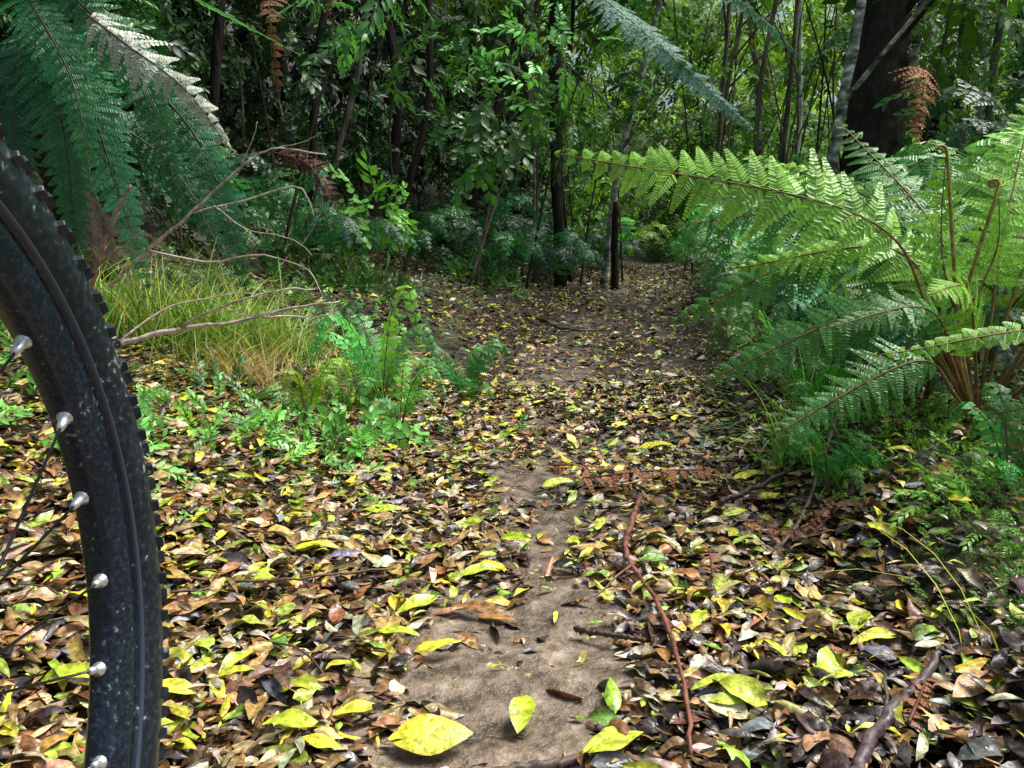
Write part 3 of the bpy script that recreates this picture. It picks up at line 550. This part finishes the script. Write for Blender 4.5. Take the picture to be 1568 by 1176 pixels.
# ---------------------------------------------------------------- bicycle wheel
par=bpy.data.objects.new('bicycle_wheel',None);sc.collection.objects.link(par)
def simple(n,c,rough,metal=0,spec=.5,specks=None,sc_=200):
    m,nt,N,Lk=newmat(n);o=N('ShaderNodeOutputMaterial');b=N('ShaderNodeBsdfPrincipled');Lk(b.outputs[0],o.inputs[0])
    b.inputs['Base Color'].default_value=(*c,1);b.inputs['Roughness'].default_value=rough;b.inputs['Metallic'].default_value=metal;b.inputs['Specular IOR Level'].default_value=spec
    if specks:
        tc=N('ShaderNodeTexCoord');no=N('ShaderNodeTexNoise');no.inputs['Scale'].default_value=sc_;no.inputs['Detail'].default_value=3;Lk(tc.outputs['Object'],no.inputs['Vector'])
        n2=N('ShaderNodeTexNoise');n2.inputs['Scale'].default_value=14;n2.inputs['Detail'].default_value=5;Lk(tc.outputs['Object'],n2.inputs['Vector'])
        ad=N('ShaderNodeMath');ad.operation='MULTIPLY_ADD';ad.inputs[1].default_value=.45;Lk(n2.outputs[0],ad.inputs[0]);Lk(no.outputs[0],ad.inputs[2])
        cr=N('ShaderNodeValToRGB');e=cr.color_ramp.elements;e[0].position=.66;e[0].color=(*c,1);e[1].position=.98;e[1].color=(*specks,1)
        x=e.new(.89);x.color=(*[q*2.2+.008 for q in c],1);Lk(ad.outputs[0],cr.inputs[0]);Lk(cr.outputs[0],b.inputs['Base Color'])
        bp=N('ShaderNodeBump');bp.inputs['Strength'].default_value=.25;bp.inputs['Distance'].default_value=.001;Lk(no.outputs[0],bp.inputs['Height']);Lk(bp.outputs[0],b.inputs['Normal'])
    return m
M_tire=simple('tire_rubber',(.008,.013,.019),.36,0,.5,(.35,.34,.3))
M_rim=simple('rim_black',(.007,.012,.022),.27,0,.55,(.3,.3,.3),260)
M_edge_highlight=simple('rim_edge_highlight',(.05,.075,.11),.4,.2,.6)  # blue-gray highlight along the hooked rim edge, painted as a lighter colour
M_nip=simple('spoke_nipple',(.85,.86,.88),.3,.8)
M_spoke=simple('spoke_steel',(.02,.02,.025),.3,.6)
def lathe(name,prof,mat,k=200,closed=True):
    prof=np.array(prof);m_=len(prof);th=np.linspace(0,2*np.pi,k,endpoint=False);a=Acc()
    v=np.stack([np.broadcast_to(prof[None,:,1],(k,m_)),np.cos(th)[:,None]*prof[None,:,0],np.sin(th)[:,None]*prof[None,:,0]],-1)
    i=np.arange(k)[:,None];j=np.arange(m_ if closed else m_-1)[None];i2=(i+1)%k;j2=(j+1)%m_
    q=np.stack([i*m_+j,i2*m_+j,i2*m_+j2,i*m_+j2],-1).reshape(-1)
    a.raw(v.reshape(-1,3),q,np.full(len(q)//4,4),(1,1,1));return a.make(name,[mat],True,par)
tc_=.334;tr=.0265
ang=np.linspace(-2.45,2.45,27)
lathe('tire',[(tc_+tr*math.cos(t)*1.02,tr*math.sin(t)) for t in ang],M_tire)
lathe('rim',[(.3175,-.0150),(.3175,.0150),(.3165,.0162),(.306,.0160),(.298,.0125),(.292,.0095),(.2905,.008),(.2905,-.008),(.292,-.0095),(.298,-.0125),(.306,-.0160),(.3165,-.0162)],M_rim)
for sg in(-1,1): lathe('rim_edge_highlight',[(.3165+.0020*math.cos(t),sg*.0180+.0030*math.sin(t)) for t in np.linspace(0,6.28,8,endpoint=False)],M_edge_highlight)
KN=T([(-1,-1,0),(1,-1,0),(1,1,0),(-1,1,0),(-.8,-.8,.85),(.8,-.8,.85),(.8,.8,.85),(-.8,.8,.85),(-.7,-.7,1),(.7,-.7,1),(.7,.7,1),(-.7,.7,1)],[(0,1,5,4),(1,2,6,5),(2,3,7,6),(3,0,4,7),(4,5,9,8),(5,6,10,9),(6,7,11,10),(7,4,8,11),(8,9,10,11)])
a=Acc()
for t,kk,off,sz in [(0,72,0,(.0045,.006,.0045)),(.42,72,.5,(.004,.005,.0048)),(-.42,72,.5,(.004,.005,.0048)),(.85,72,0,(.0038,.0052,.0062)),(-.85,72,0,(.0038,.0052,.0062)),(1.2,72,.5,(.0028,.0046,.0055)),(-1.2,72,.5,(.0028,.0046,.0055))]:
    th=(np.arange(kk)+off)/kk*2*np.pi
    rad_=tc_+tr*math.cos(t)*1.02
    pos=np.stack([np.full(kk,tr*math.sin(t)),np.cos(th)*rad_,np.sin(th)*rad_],-1)
    NN=np.stack([np.full(kk,math.sin(t)),np.cos(th)*math.cos(t),np.sin(th)*math.cos(t)],-1);D=np.stack([np.zeros(kk),-np.sin(th),np.cos(th)],-1)
    a.inst(KN,pos-NN*.001,basis(D,NN),np.tile([sz],(kk,1)),(1,1,1))
a.make('tread_knobs',[M_tire],False,par)
a=Acc();b=Acc();ns=28
for k in range(ns):
    th=2*math.pi*(k+.638)/ns;sg=1 if k%2 else -1
    r_=np.array([0,math.cos(th),math.sin(th)]);rim=r_*.2915+np.array([sg*.002,0,0])
    ha=th+(.95 if (k//2)%2 else -.95);hub=np.array([sg*.028,math.cos(ha)*.026,math.sin(ha)*.026]);d=(hub-rim)/np.linalg.norm(hub-rim)
    tube(a,np.array([rim,rim+d*.002,rim+d*.0025,rim+d*.009,rim+d*.014]),[.0055,.0055,.0038,.0032,.0024],10)
    tube(b,np.array([rim+d*.008,hub]),.0010,8)
a.make('nipples',[M_nip],True,par);b.make('spokes',[M_spoke],True,par)
lathe('hub',[(.0,-.05),(.010,-.05),(.010,-.034),(.030,-.031),(.030,-.026),(.016,-.02),(.015,.02),(.030,.026),(.030,.031),(.010,.034),(.010,.05),(.0,.05)],M_spoke,40)
par.location=(-.299,.321,.457);par.rotation_euler=(0,-.041,.025)
# ---------------------------------------------------------------- camera, light, world
cam=bpy.data.cameras.new('camera');co=bpy.data.objects.new('camera',cam);sc.collection.objects.link(co);sc.camera=co
co.location=(0,0,.70);co.rotation_euler=(R(90-11),0,0);cam.sensor_width=36;cam.lens=31;cam.clip_end=1000;cam.clip_start=.02
w=bpy.data.worlds.new('World');sc.world=w;w.use_nodes=True;nt=w.node_tree
bg=nt.nodes['Background'];sk=nt.nodes.new('ShaderNodeTexSky');sk.sky_type='NISHITA';sk.sun_disc=False
el,az=64,72
sk.sun_elevation=R(el);sk.sun_rotation=R(az);sk.dust_density=5;sk.air_density=1
nt.links.new(sk.outputs[0],bg.inputs[0]);bg.inputs[1].default_value=.15
sun=bpy.data.lights.new('sun','SUN');so=bpy.data.objects.new('sun',sun);sc.collection.objects.link(so)
sun.energy=4.8;sun.angle=R(28);sun.color=(1,.99,.94)
d=Vector((math.sin(R(az))*math.cos(R(el)),math.cos(R(az))*math.cos(R(el)),math.sin(R(el))))
so.rotation_euler=d.to_track_quat('Z','Y').to_euler();so.location=d*30
sc.view_settings.view_transform='Standard';sc.view_settings.look='None';sc.view_settings.exposure=0
